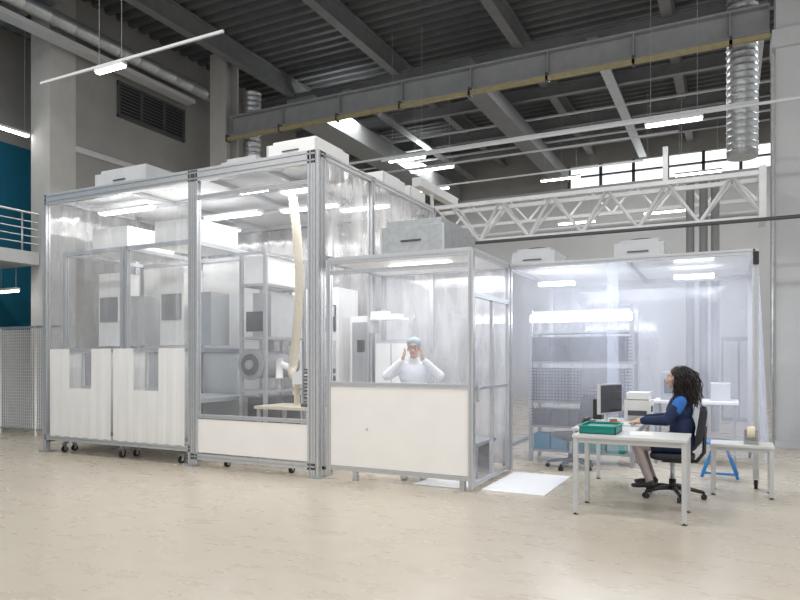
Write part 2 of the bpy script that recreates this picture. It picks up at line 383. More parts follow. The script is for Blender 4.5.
ffu(-5.4,-4.72,9.85,10.4,H+.025,.26)
for (a,b) in((-9.6,-8.3),(-8.2,-6.9)):
    m=MB('process_cabinet'); y0,y1=7.12,8.7
    m.box(a,b,y0+.02,y1,.3,.36,'panel'); 
    for x in(a,b):
        for y in(y0,y1): m.alu((x,y,.12),(x,y,3.2),.06)
    for z in(.33,1.62,3.17):
        m.alu((a,y0,z),(b,y0,z),.06); m.alu((a,y1,z),(b,y1,z),.06); m.alu((a,y0,z),(a,y1,z),.06); m.alu((b,y0,z),(b,y1,z),.06)
    m.box(a,b,y1-.01,y1+.01,.36,3.15,'panel')
    wx0=(a+b)/2-.22; wx1=(a+b)/2+.22
    m.box(a+.03,wx0,y0-.01,y0+.01,.36,1.6,'panel'); m.box(wx1,b-.03,y0-.01,y0+.01,.36,1.6,'panel'); m.box(wx0,wx1,y0-.01,y0+.01,.36,1.05,'panel')
    m.box(wx0-.03,wx1+.03,y0-.03,y0-.01,1.02,1.06,'lgrey'); m.box(wx0-.03,wx0,y0-.03,y0-.01,1.06,1.6,'lgrey'); m.box(wx1,wx1+.03,y0-.03,y0-.01,1.06,1.6,'lgrey')
    m.box(wx0,wx1,y0-.003,y0+.003,1.06,1.6,'clear')
    m.box(wx0+.05,wx0+.2,y0+.3,y0+.5,.9,1.3,'grey'); m.cyl(((a+b)/2+.1,y0+.4,.9),((a+b)/2+.1,y0+.4,1.45),.03,'steel')
    m.box(a+.05,b-.05,y0+.2,y1-.1,.84,.9,'lgrey')
    m.box(a+.25,b-.25,y0+.3,y1-.3,3.2,3.6,'panel')
    m.box(a+.15,b-.65,y0+.5,y0+.9,1.7,2.9,'panel'); m.box(b-.45,b-.1,y0+.5,y0+.9,1.7,2.5,'lgrey')
    m.box(a+.2,b-.7,y0+.48,y0+.5,2.1,2.5,'grey')
    for x in(a+.1,b-.1): m.caster(x,y0+.08,zt=.3)
    m.done()
m=MB('control_cabinet'); m.box(-6.9,-5.95,9.55,10.2,.05,2.7,'panel'); m.box(-6.5,-6.0,9.53,9.55,1.95,2.4,'dark'); m.box(-6.48,-6.02,9.525,9.53,2.2,2.38,'lgrey'); m.box(-6.5,-6.0,9.53,9.55,.2,1.8,'lgrey'); m.box(-6.05,-6.02,9.5,9.53,.9,1.1,'dark'); m.done(bevel=.01)
m=MB('control_cabinet'); m.box(-5.75,-4.9,9.6,10.2,.05,2.2,'panel'); m.box(-5.7,-5.35,9.58,9.6,.1,2.1,'grey'); m.box(-5.3,-4.95,9.58,9.6,.1,2.1,'lgrey'); m.box(-5.6,-5.45,9.57,9.58,1.6,1.8,'dark'); m.done(bevel=.01)
m=MB('deposition_chamber')
for x in(-6.65,-6.2):
    for y in(7.9,8.9): m.alu((x,y,.1),(x,y,3.1),.05)
for z in(.4,1.0,1.8,2.6,3.08):
    m.alu((-6.65,7.9,z),(-6.2,7.9,z),.04); m.alu((-6.65,8.9,z),(-6.2,8.9,z),.04); m.alu((-6.65,7.9,z),(-6.65,8.9,z),.04); m.alu((-6.2,7.9,z),(-6.2,8.9,z),.04)
m.cyl((-6.42,7.86,1.4),(-6.42,8.8,1.4),.21,'grey',32); m.cyl((-6.42,7.82,1.4),(-6.42,7.86,1.4),.23,'grey',32); m.cyl((-6.42,7.80,1.4),(-6.42,7.82,1.4),.16,'dgrey',32); m.cyl((-6.42,7.78,1.4),(-6.42,7.80,1.4),.07,'steel',24)
m.cyl((-6.42,8.3,1.6),(-6.42,8.3,2.3),.06,'steel',16)
m.box(-6.62,-6.23,7.95,8.85,2.62,3.05,'panel'); m.box(-6.62,-6.23,8.0,8.85,.42,.9,'dgrey'); m.box(-6.58,-6.27,7.92,7.95,1.9,2.2,'dark'); m.box(-6.6,-6.25,8.1,8.7,1.82,2.5,'lgrey')
for x in(-6.6,-6.25): m.caster(x,7.96,zt=.1)
m.done()
m=MB('work_table'); m.box(-6.05,-4.85,7.45,8.15,.78,.82,'beige')
for x in(-6.0,-4.9):
    for y in(7.5,8.1): m.alu((x,y,.1),(x,y,.78),.045); m.caster(x,y,r=.045,zt=.1)
m.alu((-6.0,7.5,.3),(-4.9,7.5,.3),.04); m.alu((-6.0,8.1,.3),(-4.9,8.1,.3),.04); m.done()
m=MB('handling_arm')
pts=[];rr=[]
n=60
for q in range(n+1):
    t=q/n; z=3.9-t*2.55; pts.append((-5.78+.12*math.sin(t*3.1),8.0,z)); rr.append(.07 if q%2 else .06)
for a in range(1,9):
    t=a/8*math.pi/1.6; pts.append((-5.78+.14*(1-math.cos(t)),7.98-.03*t,1.35-.14*math.sin(t))); rr.append(.066 if a%2 else .058)
m.tubepath(pts,rr,'beige',14)
m.box(-5.68,-5.48,7.85,8.05,1.12,1.3,'panel'); m.cyl((-5.78,8.0,1.34),(-5.98,7.95,1.42),.05,'panel'); m.cyl((-5.98,7.95,1.5),(-5.98,7.95,1.2),.055,'panel'); m.cyl((-5.98,7.95,1.2),(-5.98,7.95,1.05),.02,'steel')
m.cyl((-5.70,8.0,1.15),(-5.70,8.0,.82),.045,'beige')
m.done()
m=MB('instrument_rack'); 
m.box(-5.35,-5.0,7.6,8.0,.82,.86,'dark')
for z in(.88,.98,1.08,1.18,1.28): m.box(-5.33,-5.02,7.62,7.98,z,z+.07,'dark'); m.box(-5.3,-5.1,7.6,7.62,z+.02,z+.05,'grey')
for x in(-5.33,-5.04): m.box(x,x+.02,7.6,7.62,.86,1.36,'grey')
m.done()
# ================================================================= GOWNING BOOTH
BX0,BX1,BY0,BY1,BH=-4.5,-2.6,6.98,8.42,2.72
m=MB('gowning_booth')
for x,y in((BX0+.02,BY0),(BX1,BY0),(BX1,BY1),(BX0+.02,BY1)): m.alu((x,y,.03),(x,y,BH),.06)
for z in(BH-.03,BH-.16): m.alu((BX0,BY0,z),(BX1,BY0,z),.05)
z=BH-.03
m.alu((BX1,BY0,z),(BX1,BY1,z),.05); m.alu((BX0,BY1,z),(BX1,BY1,z),.05); m.alu((BX0+.02,BY0,z),(BX0+.02,BY1,z),.05)
m.box(BX0,BX1,BY0,BY1,BH-.0,BH+.03,'lgrey'); m.box(BX0+.03,BX1-.03,BY0+.03,BY1-.03,BH-.04,BH-.01,'panel')
m.box(BX0+.05,BX1-.03,BY0-.014,BY0+.014,.17,1.15,'warm'); m.alu((BX0,BY0,1.18),(BX1,BY0,1.18),.05); m.alu((BX0,BY0,.14),(BX1,BY0,.14),.05)
xm=-3.72
m.alu((xm,BY1,.1),(xm,BY1,BH),.05)
m.box(BX0+.05,BX1-.03,BY0-.003,BY0+.003,1.2,BH-.18,'clear')
m.box(BX0+.05,BX1-.03,BY1-.003,BY1+.003,.1,BH-.05,'curtW')
m.alu((BX1,BY0+.06,.06),(BX1,BY0+.06,2.2),.04); m.alu((BX1,BY1-.1,.06),(BX1,BY1-.1,BH),.05); m.alu((BX1,BY0+.06,2.22),(BX1,BY1-.1,2.22),.05); m.alu((BX1,BY0+.06,.08),(BX1,BY1-.1,.08),.05)
m.alu((BX1,BY0+.06,1.15),(BX1,BY1-.1,1.15),.035)
m.alu((BX1,BY0+.7,.08),(BX1,BY0+.7,2.2),.04)
m.box(BX1-.003,BX1+.003,BY0+.08,BY1-.12,.1,2.2,'clear'); m.box(BX1-.003,BX1+.003,BY0+.08,BY1-.12,2.25,BH-.06,'clear')
m.box(BX1+.02,BX1+.05,BY0+.1,BY0+.13,1.0,1.2,'lgrey')
for x in(BX0+.4,BX1-.1): m.box(x-.03,x+.03,BY0-.03,BY0+.03,0,.12,'steel')
m.box(-3.95,-3.92,BY0-.02,BY0-.014,.62,.65,'lgrey')
m.box(-3.9,-3.1,7.5,7.65,BH-.07,BH-.041,'btube')
m.done()
area('booth_lamp',(-3.55,7.7,BH-.1),1.4,1.,26,(1,.99,.97))
ffu(-3.85,-3.0,7.15,8.2,BH+.035,.42,'steel')
m=MB('wall_shelf'); m.box(-4.42,-3.95,7.9,8.15,2.02,2.05,'panel'); m.box(-4.42,-4.2,7.93,8.1,2.05,2.14,'warm'); m.box(-4.15,-4.0,7.93,8.1,2.05,2.1,'lgrey'); m.box(-4.44,-4.41,7.9,8.15,1.85,2.02,'lgrey'); m.done()
m=MB('storage_locker'); m.box(-4.42,-3.85,8.05,8.36,.06,1.75,'lgrey'); m.box(-4.4,-4.17,8.03,8.05,.1,1.7,'panel'); m.box(-4.15,-3.88,8.03,8.05,.1,1.7,'panel'); m.box(-4.2,-4.18,8.0,8.03,.9,1.05,'dgrey'); m.done()
m=MB('bench'); m.box(-3.1,-2.75,7.6,8.3,.42,.46,'grey'); m.box(-3.08,-2.77,7.63,7.67,0,.42,'grey'); m.box(-3.08,-2.77,8.23,8.27,0,.42,'grey'); m.done()
m=MB('floor_mat'); m.box(-2.53,-1.8,7.1,8.4,0,.012,'mat'); m.done(bevel=.004)
m=MB('floor_mat'); m.box(-3.35,-2.7,7.06,7.58,0,.012,'mat'); m.done(bevel=.004)
# ================================================================= CURTAIN BOOTH (right)
CX0,CX1,CY0,CY1,CH=-2.72,.26,8.6,11.2,2.75
CB=empty('curtain_booth')
m=MB('frame')
for x,y in((CX0,CY0),(CX1,CY0),(CX0,CY1),(CX1,CY1)): m.alu((x,y,.12),(x,y,CH),.06); m.caster(x,y,zt=.12)
m.alu((CX0,CY0,CH-.03),(CX1,CY0,CH-.03),.06); m.alu((CX0,CY1,CH-.03),(CX1,CY1,CH-.03),.06); m.alu((CX0,CY0,CH-.03),(CX0,CY1,CH-.03),.06); m.alu((CX1,CY0,CH-.03),(CX1,CY1,CH-.03),.06)
m.alu((-1.2,CY0,CH-.03),(-1.2,CY1,CH-.03),.05)
m.alu((CX0,CY0+.04,.3),(CX0,CY1,.3),.05)
m.box(CX1-.03,CX1+.03,CY0-.05,CY0-.03,CH-.18,CH-.03,'dark')
m.box(CX0,CX1,CY0,CY1,CH,CH+.01,'ctop')
m.done(CB)
m=MB('front_curtain')
m.sheet((CX0+.05,CY0-.03),(-1.25,CY0-.03),.12,CH-.05,'curtR',.012,1.1); m.sheet((-1.38,CY0-.05),(CX1-.03,CY0-.05),.35,CH-.05,'curtR',.012,1.4,phase=2.); m.done(CB)
m=MB('side_curtain'); m.sheet((CX1+.03,CY0),(CX1+.03,CY1),.3,CH-.05,'curtR',.03,.9,flare=.1); m.done(CB)
m=MB('rear_curtain'); m.sheet((CX0,CY1),(CX1,CY1),.12,CH-.05,'curtR',.012,.9); m.done(CB)
area('curtain_booth_lamp',(-1.2,9.8,CH-.12),2.4,2.2,85,(.86,.91,1))
m=MB('ceiling_lights'); m.box(-2.5,-2.,9.5,9.62,2.55,2.6,'btube'); m.box(-.7,-.2,9.9,10.02,2.6,2.65,'btube'); m.done(CB)
ffu(-2.75,-2.15,9.0,9.7,CH+.015,.26,'lgrey'); ffu(-1.35,-.75,8.9,9.6,CH+.015,.26,'lgrey')
m=MB('storage_rack'); rx0,rx1,ry0,ry1=-2.6,-1.2,9.45,9.95
for x in(rx0,rx1):
    for y in(ry0,ry1): m.box(x-.025,x+.025,y-.025,y+.025,0,2.2,'grey')
for z in(.15,.5,.85,1.42,1.85): m.box(rx0,rx1,ry0,ry1,z,z+.025,'grey')
m.box(rx0,rx1,ry0-.03,ry0+.1,2.02,2.12,'btube')
m.box(rx0,rx1,ry0,ry1,2.14,2.17,'panel')
for z0,z1 in((.9,1.36),(1.47,1.8),(.54,.8)):
    nn=int((rx1-rx0)/.045)
    for i in range(nn+1):
        x=rx0+i*.045; m.box(x-.007,x+.007,ry0-.022,ry0-.018,z0,z1,'dgrey')
    z=z0
    while z<z1+.001: m.box(rx0,rx1,ry0-.026,ry0-.022,z-.007,z+.007,'dgrey'); z+=.045
for i in range(5):
    x=rx0+.03+i*.26; m.box(x,x+.24,ry0+.03,ry0+.35,1.45,1.8,'dark' if i%2 else 'dgrey'); m.box(x,x+.25,ry0+.03,ry0+.35,.88,1.34,'grey')
    m.box(x,x+.23,ry0+.03,ry0+.35,.18,.4,'teal' if i<3 else 'green'); m.box(x,x+.23,ry0+.03,ry0+.35,.53,.76,'dgrey')
m.done()
m=MB('lab_bench'); m.box(-1.0,.1,10.0,10.7,.86,.9,'panel')
for x in(-.95,.05):
    for y in(10.05,10.65): m.box(x-.02,x+.02,y-.02,y+.02,0,.86,'grey')
m.box(-.9,-.4,10.15,10.55,.9,1.3,'grey'); m.box(-.85,-.55,10.13,10.15,1.0,1.2,'dark'); m.box(-.25,0.,10.2,10.5,.9,1.15,'lgrey'); m.box(-.95,.0,10.1,10.6,.3,.34,'grey'); m.done(bevel=.005)
m=MB('blue_trolley')
cx,cy=-.12,9.15
for sx in(-.2,.2):
    m.tubepath([(cx+sx,cy-.18,.03),(cx+sx*.3,cy,.42),(cx+sx,cy+.18,.03)],.018,'blue',8)
m.cyl((cx-.2,cy-.15,.08),(cx+.2,cy-.15,.08),.015,'blue',8); m.cyl((cx-.12,cy,.42),(cx+.12,cy,.42),.02,'blue',8); m.box(cx-.2,cx+.2,cy-.16,cy+.16,.43,.46,'blue'); m.done()
# ================================================================= DESKS
m=MB('l_shaped_desk'); zt=.765
m.box(-1.36,-.34,6.40,7.02,zt-.028,zt,'desk'); m.box(-1.5,-.86,7.02,8.48,zt-.028,zt,'desk')
def leg(x,y,h): m.box(x-.022,x+.022,y-.022,y+.022,.01,h,'lgrey'); m.cyl((x,y,0),(x,y,.02),.024,'dark',10)
for x,y in((-1.33,6.43),(-.37,6.43),(-.37,6.99),(-1.33,6.99),(-1.47,8.45),(-.89,8.45)): leg(x,y,zt-.028)
for a,b,c,d in((-1.33,-.37,6.42,6.44),(-1.33,-.37,6.98,7.0),(-1.47,-.89,8.44,8.46)): m.box(a,b,c,d,zt-.075,zt-.028,'lgrey')
for x,a,b in((-1.33,6.43,6.99),(-.37,6.43,6.99),(-1.47,7.02,8.45),(-.89,7.02,8.45)): m.box(x-.01,x+.01,a,b,zt-.075,zt-.028,'lgrey')
m.done(bevel=.003)
m=MB('side_table'); m.box(-.2,.42,8.0,8.42,.53,.56,'desk')
for x,y in((-.17,8.03),(.39,8.03),(-.17,8.39),(.39,8.39)): leg(x,y,.53)
m.box(-.17,.39,8.02,8.04,.49,.53,'lgrey'); m.done(bevel=.003)
m=MB('tape_dispenser'); m.box(.13,.27,8.12,8.3,.56,.6,'grey'); m.cyl((.16,8.2,.68),(.24,8.2,.68),.07,'beige',20); m.cyl((.14,8.2,.68),(.26,8.2,.68),.025,'grey',12); m.box(.13,.16,8.15,8.25,.6,.72,'grey'); m.box(.24,.27,8.15,8.25,.6,.72,'grey'); m.done(bevel=.004)
m=MB('green_storage_tray')
def tray(x0,x1,y0,y1,z0,h,k,t=.008):
    m.box(x0,x1,y0,y1,z0,z0+t,k)
    m.box(x0,x0+t,y0,y1,z0,z0+h,k); m.box(x1-t,x1,y0,y1,z0,z0+h,k); m.box(x0,x1,y0,y0+t,z0,z0+h,k); m.box(x0,x1,y1-t,y1,z0,z0+h,k)
    m.box(x0-.01,x1+.01,y0-.012,y0,z0+h-.015,z0+h,k); m.box(x0-.01,x1+.01,y1,y1+.012,z0+h-.015,z0+h,k); m.box(x0-.012,x0,y0,y1,z0+h-.015,z0+h,k); m.box(x1,x1+.012,y0,y1,z0+h-.015,z0+h,k)
tray(-1.32,-.98,6.55,6.98,zt,.08,'green'); m.box(-1.28,-1.02,6.6,6.9,zt+.02,zt+.065,'green'); m.done()
m=MB('paper_stack'); m.box(-.88,-.66,6.6,6.9,zt,zt+.006,'paper',rot=Matrix.Rotation(.15,3,'Z')); m.done()
e=empty('computer_monitor',(-1.24,7.86,zt),math.radians(-20))
m=MB('screen_panel'); m.box(-.02,.02,-.25,.25,.1,.44,'lgrey'); m.box(.02,.024,-.235,.235,.115,.425,'screen'); m.box(-.05,-.02,-.15,.15,.18,.36,'lgrey'); m.done(e,.004)
m=MB('stand'); m.cyl((-.05,0,.012),(-.04,0,.25),.022,'lgrey'); m.cyl((-.04,0,0),(-.04,0,.014),.11,'lgrey',24); m.done(e)
m=MB('printer'); m.box(-1.12,-.83,8.14,8.46,zt,zt+.24,'paper'); m.box(-1.1,-.85,8.16,8.44,zt+.24,zt+.33,'panel'); m.box(-1.08,-.87,8.13,8.14,zt+.06,zt+.12,'dgrey'); m.box(-.83,-.825,8.2,8.4,zt+.1,zt+.17,'dgrey'); m.box(-1.08,-.89,8.09,8.14,zt+.05,zt+.06,'lgrey'); m.box(-1.1,-.85,8.155,8.16,zt+.24,zt+.25,'dgrey'); m.done(bevel=.012)
m=MB('desk_phone'); m.box(-1.46,-1.34,7.35,7.55,zt,zt+.05,'dark'); m.box(-1.44,-1.4,7.34,7.56,zt+.05,zt+.08,'dark'); m.done(bevel=.006)
m=MB('computer_tower'); m.box(-1.48,-1.38,8.14,8.44,zt,zt+.24,'dark'); m.box(-1.38,-1.377,8.16,8.42,zt+.04,zt+.2,'dgrey'); m.done(bevel=.005)
m=MB('keyboard'); m.box(-1.1,-.95,7.42,7.84,zt,zt+.015,'lgrey')
for i in range(4):
    for j in range(13): m.box(-1.09+i*.034,-1.09+i*.034+.027,7.435+j*.031,7.435+j*.031+.025,zt+.015,zt+.022,'paper')
m.done()
m=MB('coffee_cup'); m.cyl((-1.1,7.2,zt),(-1.1,7.2,zt+.09),.032,'orange',18,r1=.04); m.cyl((-1.1,7.2,zt+.085),(-1.1,7.2,zt+.092),.036,'dark',18)
m.tubepath([(-1.065,7.2,zt+.07),(-1.035,7.2,zt+.065),(-1.03,7.2,zt+.035),(-1.065,7.2,zt+.025)],.005,'orange',6); m.done()
# ================================================================= CHAIRS
def chair(loc,rz,arms=True):
    e=empty('office_chair',loc,rz)
    m=MB('base_frame')
    for j in range(5):
        a=math.pi/2+math.radians(36)+j*2*math.pi/5; cx,cy=math.cos(a),math.sin(a)
        m.tubepath([(0,0,.11),(cx*.15,cy*.15,.105),(cx*.31,cy*.31,.075)],[.03,.024,.018],'dark',8)
        for s in(-1,1):
            ox,oy=-cy*.018*s,cx*.018*s
            m.cyl((cx*.31+ox*.4,cy*.31+oy*.4,.03),(cx*.31+ox*1.4,cy*.31+oy*1.4,.03),.03,'dark',12)
        m.cyl((cx*.31,cy*.31,.03),(cx*.31,cy*.31,.08),.01,'dark',8)
    m.cyl((0,0,.08),(0,0,.2),.035,'dark'); m.cyl((0,0,.2),(0,0,.4),.022,'steel'); m.box(-.1,.1,-.12,.1,.385,.42,'dark'); m.done(e)
    m=MB('seat')
    R=[]
    for zz,sc in((.415,.86),(.425,.97),(.45,1.),(.475,.97),(.487,.84)):
        R.append([m.bm.verts.new((.235*sc*(abs(math.cos(t))**.6)*(1 if math.cos(t)>0 else -1),.225*sc*(abs(math.sin(t))**.6)*(1 if math.sin(t)>0 else -1),zz)) for t in [2*math.pi*q/28 for q in range(28)]])
    i=m.mi('seatf')
    for a in range(4):
        for q in range(28): f=m.bm.faces.new([R[a][q],R[a][(q+1)%28],R[a+1][(q+1)%28],R[a+1][q]]); f.material_index=i; f.smooth=True
    m.bm.faces.new(R[0][::-1]).material_index=i; m.bm.faces.new(R[-1]).material_index=i
    m.done(e)
    m=MB('backrest'); i=m.mi('seatf'); G=[]
    for side,off in((0,0.),(1,-.045)):
        g=[]
        for a in range(11):
            row=[]
            for b in range(9):
                u=a/10*2-1; v=b/8*2-1
                wdt=.2*(1-.12*v*v)*(1 if v<.2 else 1-.15*(v-.2)); 
                k=max(abs(u),abs(v))**6
                row.append(m.bm.verts.new((u*wdt,-.25+.05*u*u-.03*(v+1)+off*(1-.55*k)-(0 if side else .02*k),.78+v*.2)))
            g.append(row)
        G.append(g)
        for a in range(10):
            for b in range(8): f=m.bm.faces.new([g[a][b],g[a+1][b],g[a+1][b+1],g[a][b+1]]); f.material_index=i; f.smooth=True
    def brd(g): return [g[a][0] for a in range(11)]+[g[10][b] for b in range(1,9)]+[g[a][8] for a in range(9,-1,-1)]+[g[0][b] for b in range(7,0,-1)]
    b0,b1=brd(G[0]),brd(G[1])
    for q in range(len(b0)): f=m.bm.faces.new([b0[q],b0[(q+1)%len(b0)],b1[(q+1)%len(b0)],b1[q]]); f.material_index=i; f.smooth=True
    m.tubepath([(0,-.08,.4),(0,-.24,.4),(0,-.31,.5),(0,-.32,.78)],.02,'dark',8)
    m.done(e)
    return e
chair((-.56,7.68,0),math.pi/2)
chair((-1.95,9.1,0),2.3)
# ================================================================= PEOPLE
def rotm(ax,ay,az): return Matrix.Rotation(az,3,'Z')@Matrix.Rotation(ay,3,'Y')@Matrix.Rotation(ax,3,'X')
def blob(name,el,voxel,parent,smooth=4,fac=.5):
    bm=bmesh.new()
    for e in el:
        if e[0]=='c':
            p0,r0,p1,r1=Vector(e[1]),e[2],Vector(e[3]),e[4]
            d=(p1-p0); L=d.length; d.normalize()
            up=Vector((1,0,0)) if abs(d.x)<.8 else Vector((0,0,1))
            b=d.cross(up).normalized(); a=b.cross(d).normalized(); fx,fy=e[6] if len(e)>6 else (1,1)
            rings=[];n=18
            seq=[(-math.cos(q*math.pi/10)*r0,math.sin(q*math.pi/10)*r0) for q in range(1,6)]+[(L*t,r0+(r1-r0)*t) for t in(.25,.5,.75)]+[(L+math.sin(q*math.pi/10)*r1,math.cos(q*math.pi/10)*r1) for q in range(0,5)]
            for t,r in seq: rings.append([bm.verts.new(p0+d*t+a*(math.cos(2*math.pi*j/n)*r*fx)+b*(math.sin(2*math.pi*j/n)*r*fy)) for j in range(n)])
            for q in range(len(rings)-1):
                for j in range(n): bm.faces.new([rings[q][j],rings[q][(j+1)%n],rings[q+1][(j+1)%n],rings[q+1][j]])
            bm.faces.new(rings[0][::-1]); bm.faces.new(rings[-1])
        else:
            rot=e[3] or Matrix.Identity(3)
            mm=Matrix.Translation(e[1])@(rot.to_4x4())@Matrix.Diagonal((*e[2],1))
            bmesh.ops.create_icosphere(bm,subdivisions=3,radius=1,matrix=mm)
    bmesh.ops.recalc_face_normals(bm,faces=bm.faces)
    me=bpy.data.meshes.new(name+'_src'); bm.to_mesh(me); bm.free()
    o=bpy.data.objects.new(name,me); COL.objects.link(o)
    r=o.modifiers.new('r','REMESH'); r.mode='VOXEL'; r.voxel_size=voxel
    s=o.modifiers.new('s','SMOOTH'); s.factor=fac; s.iterations=smooth
    bpy.context.view_layer.update()
    dg=bpy.context.evaluated_depsgraph_get(); nm=bpy.data.meshes.new_from_object(o.evaluated_get(dg)); 
    o.modifiers.clear(); o.data=nm; nm.name=name
    n=len(nm.polygons); co=np.zeros(n*3); nm.polygons.foreach_get('center',co); co=co.reshape(-1,3)
    best=np.full(n,1e9); idx=np.zeros(n,int); names=[]
    for e in el:
        if e[0]=='c':
            p0=np.array(e[1],float);p1=np.array(e[3],float);d=p1-p0;t=np.clip(((co-p0)@d)/(d@d),0,1)
            f=min(e[6]) if len(e)>6 else 1
            dist=np.linalg.norm(co-(p0+t[:,None]*d),axis=1)-(e[2]+(e[4]-e[2])*t)*(f+1)/2; k=e[5]
        else:
            R=np.array(e[3] or Matrix.Identity(3)); q=((co-np.array(e[1],float))@R)/np.array(e[2]); dist=(np.linalg.norm(q,axis=1)-1)*min(e[2]); k=e[4]
        if k not in names: names.append(k)
        w=dist<best; best[w]=dist[w]; idx[w]=names.index(k)
    nm.materials.clear()
    for k in names: nm.materials.append(M[k])
    nm.polygons.foreach_set('material_index',idx.astype(np.int32)); nm.polygons.foreach_set('use_smooth',np.ones(n,bool)); nm.update()
    o.parent=parent; return o
def hand(name,wrist,xa,ya,thumb,curl,parent,kmat='skin'):
    ya=Vector(ya).normalized(); xa=(Vector(xa)-ya*Vector(xa).dot(ya)).normalized(); za=xa.cross(ya)
    P=lambda x,y,z: tuple(Vector(wrist)+xa*x+ya*y+za*z)
    el=[('c',P(0,-.03,0),.026,P(0,.02,0),.026,kmat)]
    for fx in(-.028,-.010,.010,.028): el.append(('c',P(fx*.6,.012,0),.016,P(fx,.078,.0),.0125,kmat))
    for fx,L in((.03*thumb,.066),(.01*thumb,.076),(-.01*thumb,.07),(-.03*thumb,.054)):
        p=[fx,.082,0.]; a=0.
        for s,(ln,r0,r1,c) in enumerate(((L*.45,.0095,.0085,curl),(L*.32,.0085,.0078,curl*1.2),(L*.25,.0078,.0065,curl*.8))):
            a+=c; q=[p[0]*1.04,p[1]+ln*math.cos(a),p[2]-ln*math.sin(a)]
            el.append(('c',P(*p),r0,P(*q),r1,kmat)); p=q
    t=thumb
    el+=[('c',P(t*.02,.015,-.004),.015,P(t*.045,.045,-.012),.0115,kmat),('c',P(t*.045,.045,-.012),.0115,P(t*.052,.072,-.022),.0095,kmat),('c',P(t*.052,.072,-.022),.0095,P(t*.048,.092,-.03),.0078,kmat)]
    return blob(name,el,.0038,parent,2,.4)
def head_el(c,cov='hair'):
    x,y,z=c; V=lambda a,b,d:(x+a,y+b,z+d)
    el=[('e',V(0,-.012,.03),(.072,.092,.085),None,'skin'),
        ('e',V(0,.03,-.035),(.056,.058,.075),None,'skin'),
        ('e',V(0,.062,-.088),(.024,.022,.022),None,'skin'),
        ('e',V(0,.066,.03),(.045,.022,.03),None,'skin'),
        ('c',V(0,.088,.0),.009,V(0,.107,-.032),.0125,'skin'),
        ('e',V(.012,.096,-.036),(.009,.01,.008),None,'skin'),('e',V(-.012,.096,-.036),(.009,.01,.008),None,'skin'),
        ('e',V(0,.086,-.058),(.021,.011,.0055),None,'lips'),('e',V(0,.084,-.068),(.017,.011,.006),None,'lips'),
        ('e',V(.035,.06,-.03),(.022,.022,.022),None,'skin'),('e',V(-.035,.06,-.03),(.022,.022,.022),None,'skin'),
        ('c',V(.014,.083,.018),.0075,V(.042,.074,.018),.007,'skin'),('c',V(-.014,.083,.018),.0075,V(-.042,.074,.018),.007,'skin'),
        ('c',V(0,-.03,-.05),.05,V(0,-.035,-.13),.052,'skin')]
    for s in(-1,1): el.append(('e',V(s*.075,-.008,-.012),(.01,.018,.032),rotm(0,0,s*.3),'skin'))
    if cov=='hair':
        el.append(('e',V(0,-.03,.045),(.088,.1,.092),None,'hair'))
        el.append(('e',V(0,-.055,-.03),(.09,.08,.11),None,'hair'))
        el.append(('e',V(0,-.085,-.12),(.095,.06,.12),None,'hair'))
    else:
        el.append(('e',V(0,-.025,.062),(.092,.102,.082),None,'cap'))
        el.append(('e',V(0,-.06,.01),(.085,.07,.06),None,'cap'))
    return el
def eyes(c,parent,glasses=False):
    x,y,z=c; m=MB('eyes')
    for s in(-1,1):
        for (r,k,dy) in((.0125,'eye',0),(.0065,'iris',.008)):
            mm=Matrix.Translation((x+s*.03,y+.072+dy,z+.0))@Matrix.Diagonal((r,r,r*.9,1)); i=m.mi(k)
            b=bmesh.ops.create_icosphere(m.bm,subdivisions=2,radius=1,matrix=mm)
            for v in b['verts']:
                for f in v.link_faces: f.material_index=i; f.smooth=True
        m.tubepath([(x+s*.015,y+.093,z+.026),(x+s*.03,y+.091,z+.03),(x+s*.047,y+.078,z+.025)],.003,'hair',6)
    m.done(parent)
    if glasses:
        m=MB('glasses')
        for s in(-1,1):
            pts=[(x+s*.033+.022*math.cos(a),y+.1-abs(math.cos(a)*.004),z+.016*math.sin(a)) for a in [2*math.pi*j/16 for j in range(17)]]
            m.tubepath(pts,.0022,'dark',6); m.cyl((x+s*.055,y+.098,z+.004),(x+s*.08,y-.005,z+.005),.002,'dark',6)
        m.cyl((x-.012,y+.1,z+.004),(x+.012,y+.1,z+.004),.0022,'dark',6); m.done(parent)
W=empty('seated_woman',(-.48,7.66,0),math.pi/2)
el=[('e',(0,-.01,.60),(.195,.17,.125),None,'navy'),('e',(0,-.02,.76),(.165,.13,.17),None,'navy'),('e',(0,-.0,.95),(.175,.13,.17),None,'navy'),
    ('e',(0,.06,.93),(.135,.085,.1),None,'navy'),('e',(0,.08,.62),(.18,.14,.09),None,'navy'),('c',(-.13,-.01,1.055),.064,(.13,-.01,1.055),.064,'royal'),
    ('c',(0,-.01,1.07),.075,(0,.0,1.13),.06,'royal'),('c',(0,0,1.08),.045,(0,.02,1.2),.044,'skin')]
for s in(-1,1):
    el+=[('c',(s*.18,-.01,1.04),.066,(s*.195,.03,.96),.064,'royal'),('c',(s*.195,.03,.97),.064,(s*.228,.12,.845),.056,'navy'),
         ('c',(s*.228,.12,.845),.058,(s*.17,.35,.83),.043,'navy'),('c',(s*.17,.35,.825),.026,(s*.165,.375,.82),.024,'skin'),
         ('c',(s*.09,.02,.585),.1,(s*.1,.24,.58),.092,'navy'),('c',(s*.1,.2,.575),.08,(s*.11,.43,.56),.06,'pants'),
         ('c',(s*.11,.43,.56),.06,(s*.125,.37,.38),.05,'pants'),('c',(s*.125,.37,.38),.05,(s*.13,.3,.2),.042,'pants'),
         ('c',(s*.13,.3,.2),.036,(s*.13,.28,.155),.04,'shoe'),('c',(s*.13,.27,.145),.04,(s*.135,.42,.13),.033,'shoe',(1.1,.85)),('c',(s*.135,.4,.128),.034,(s*.137,.46,.125),.028,'shoe',(1.1,.8))]
blob('body',el,.0095,W,4)
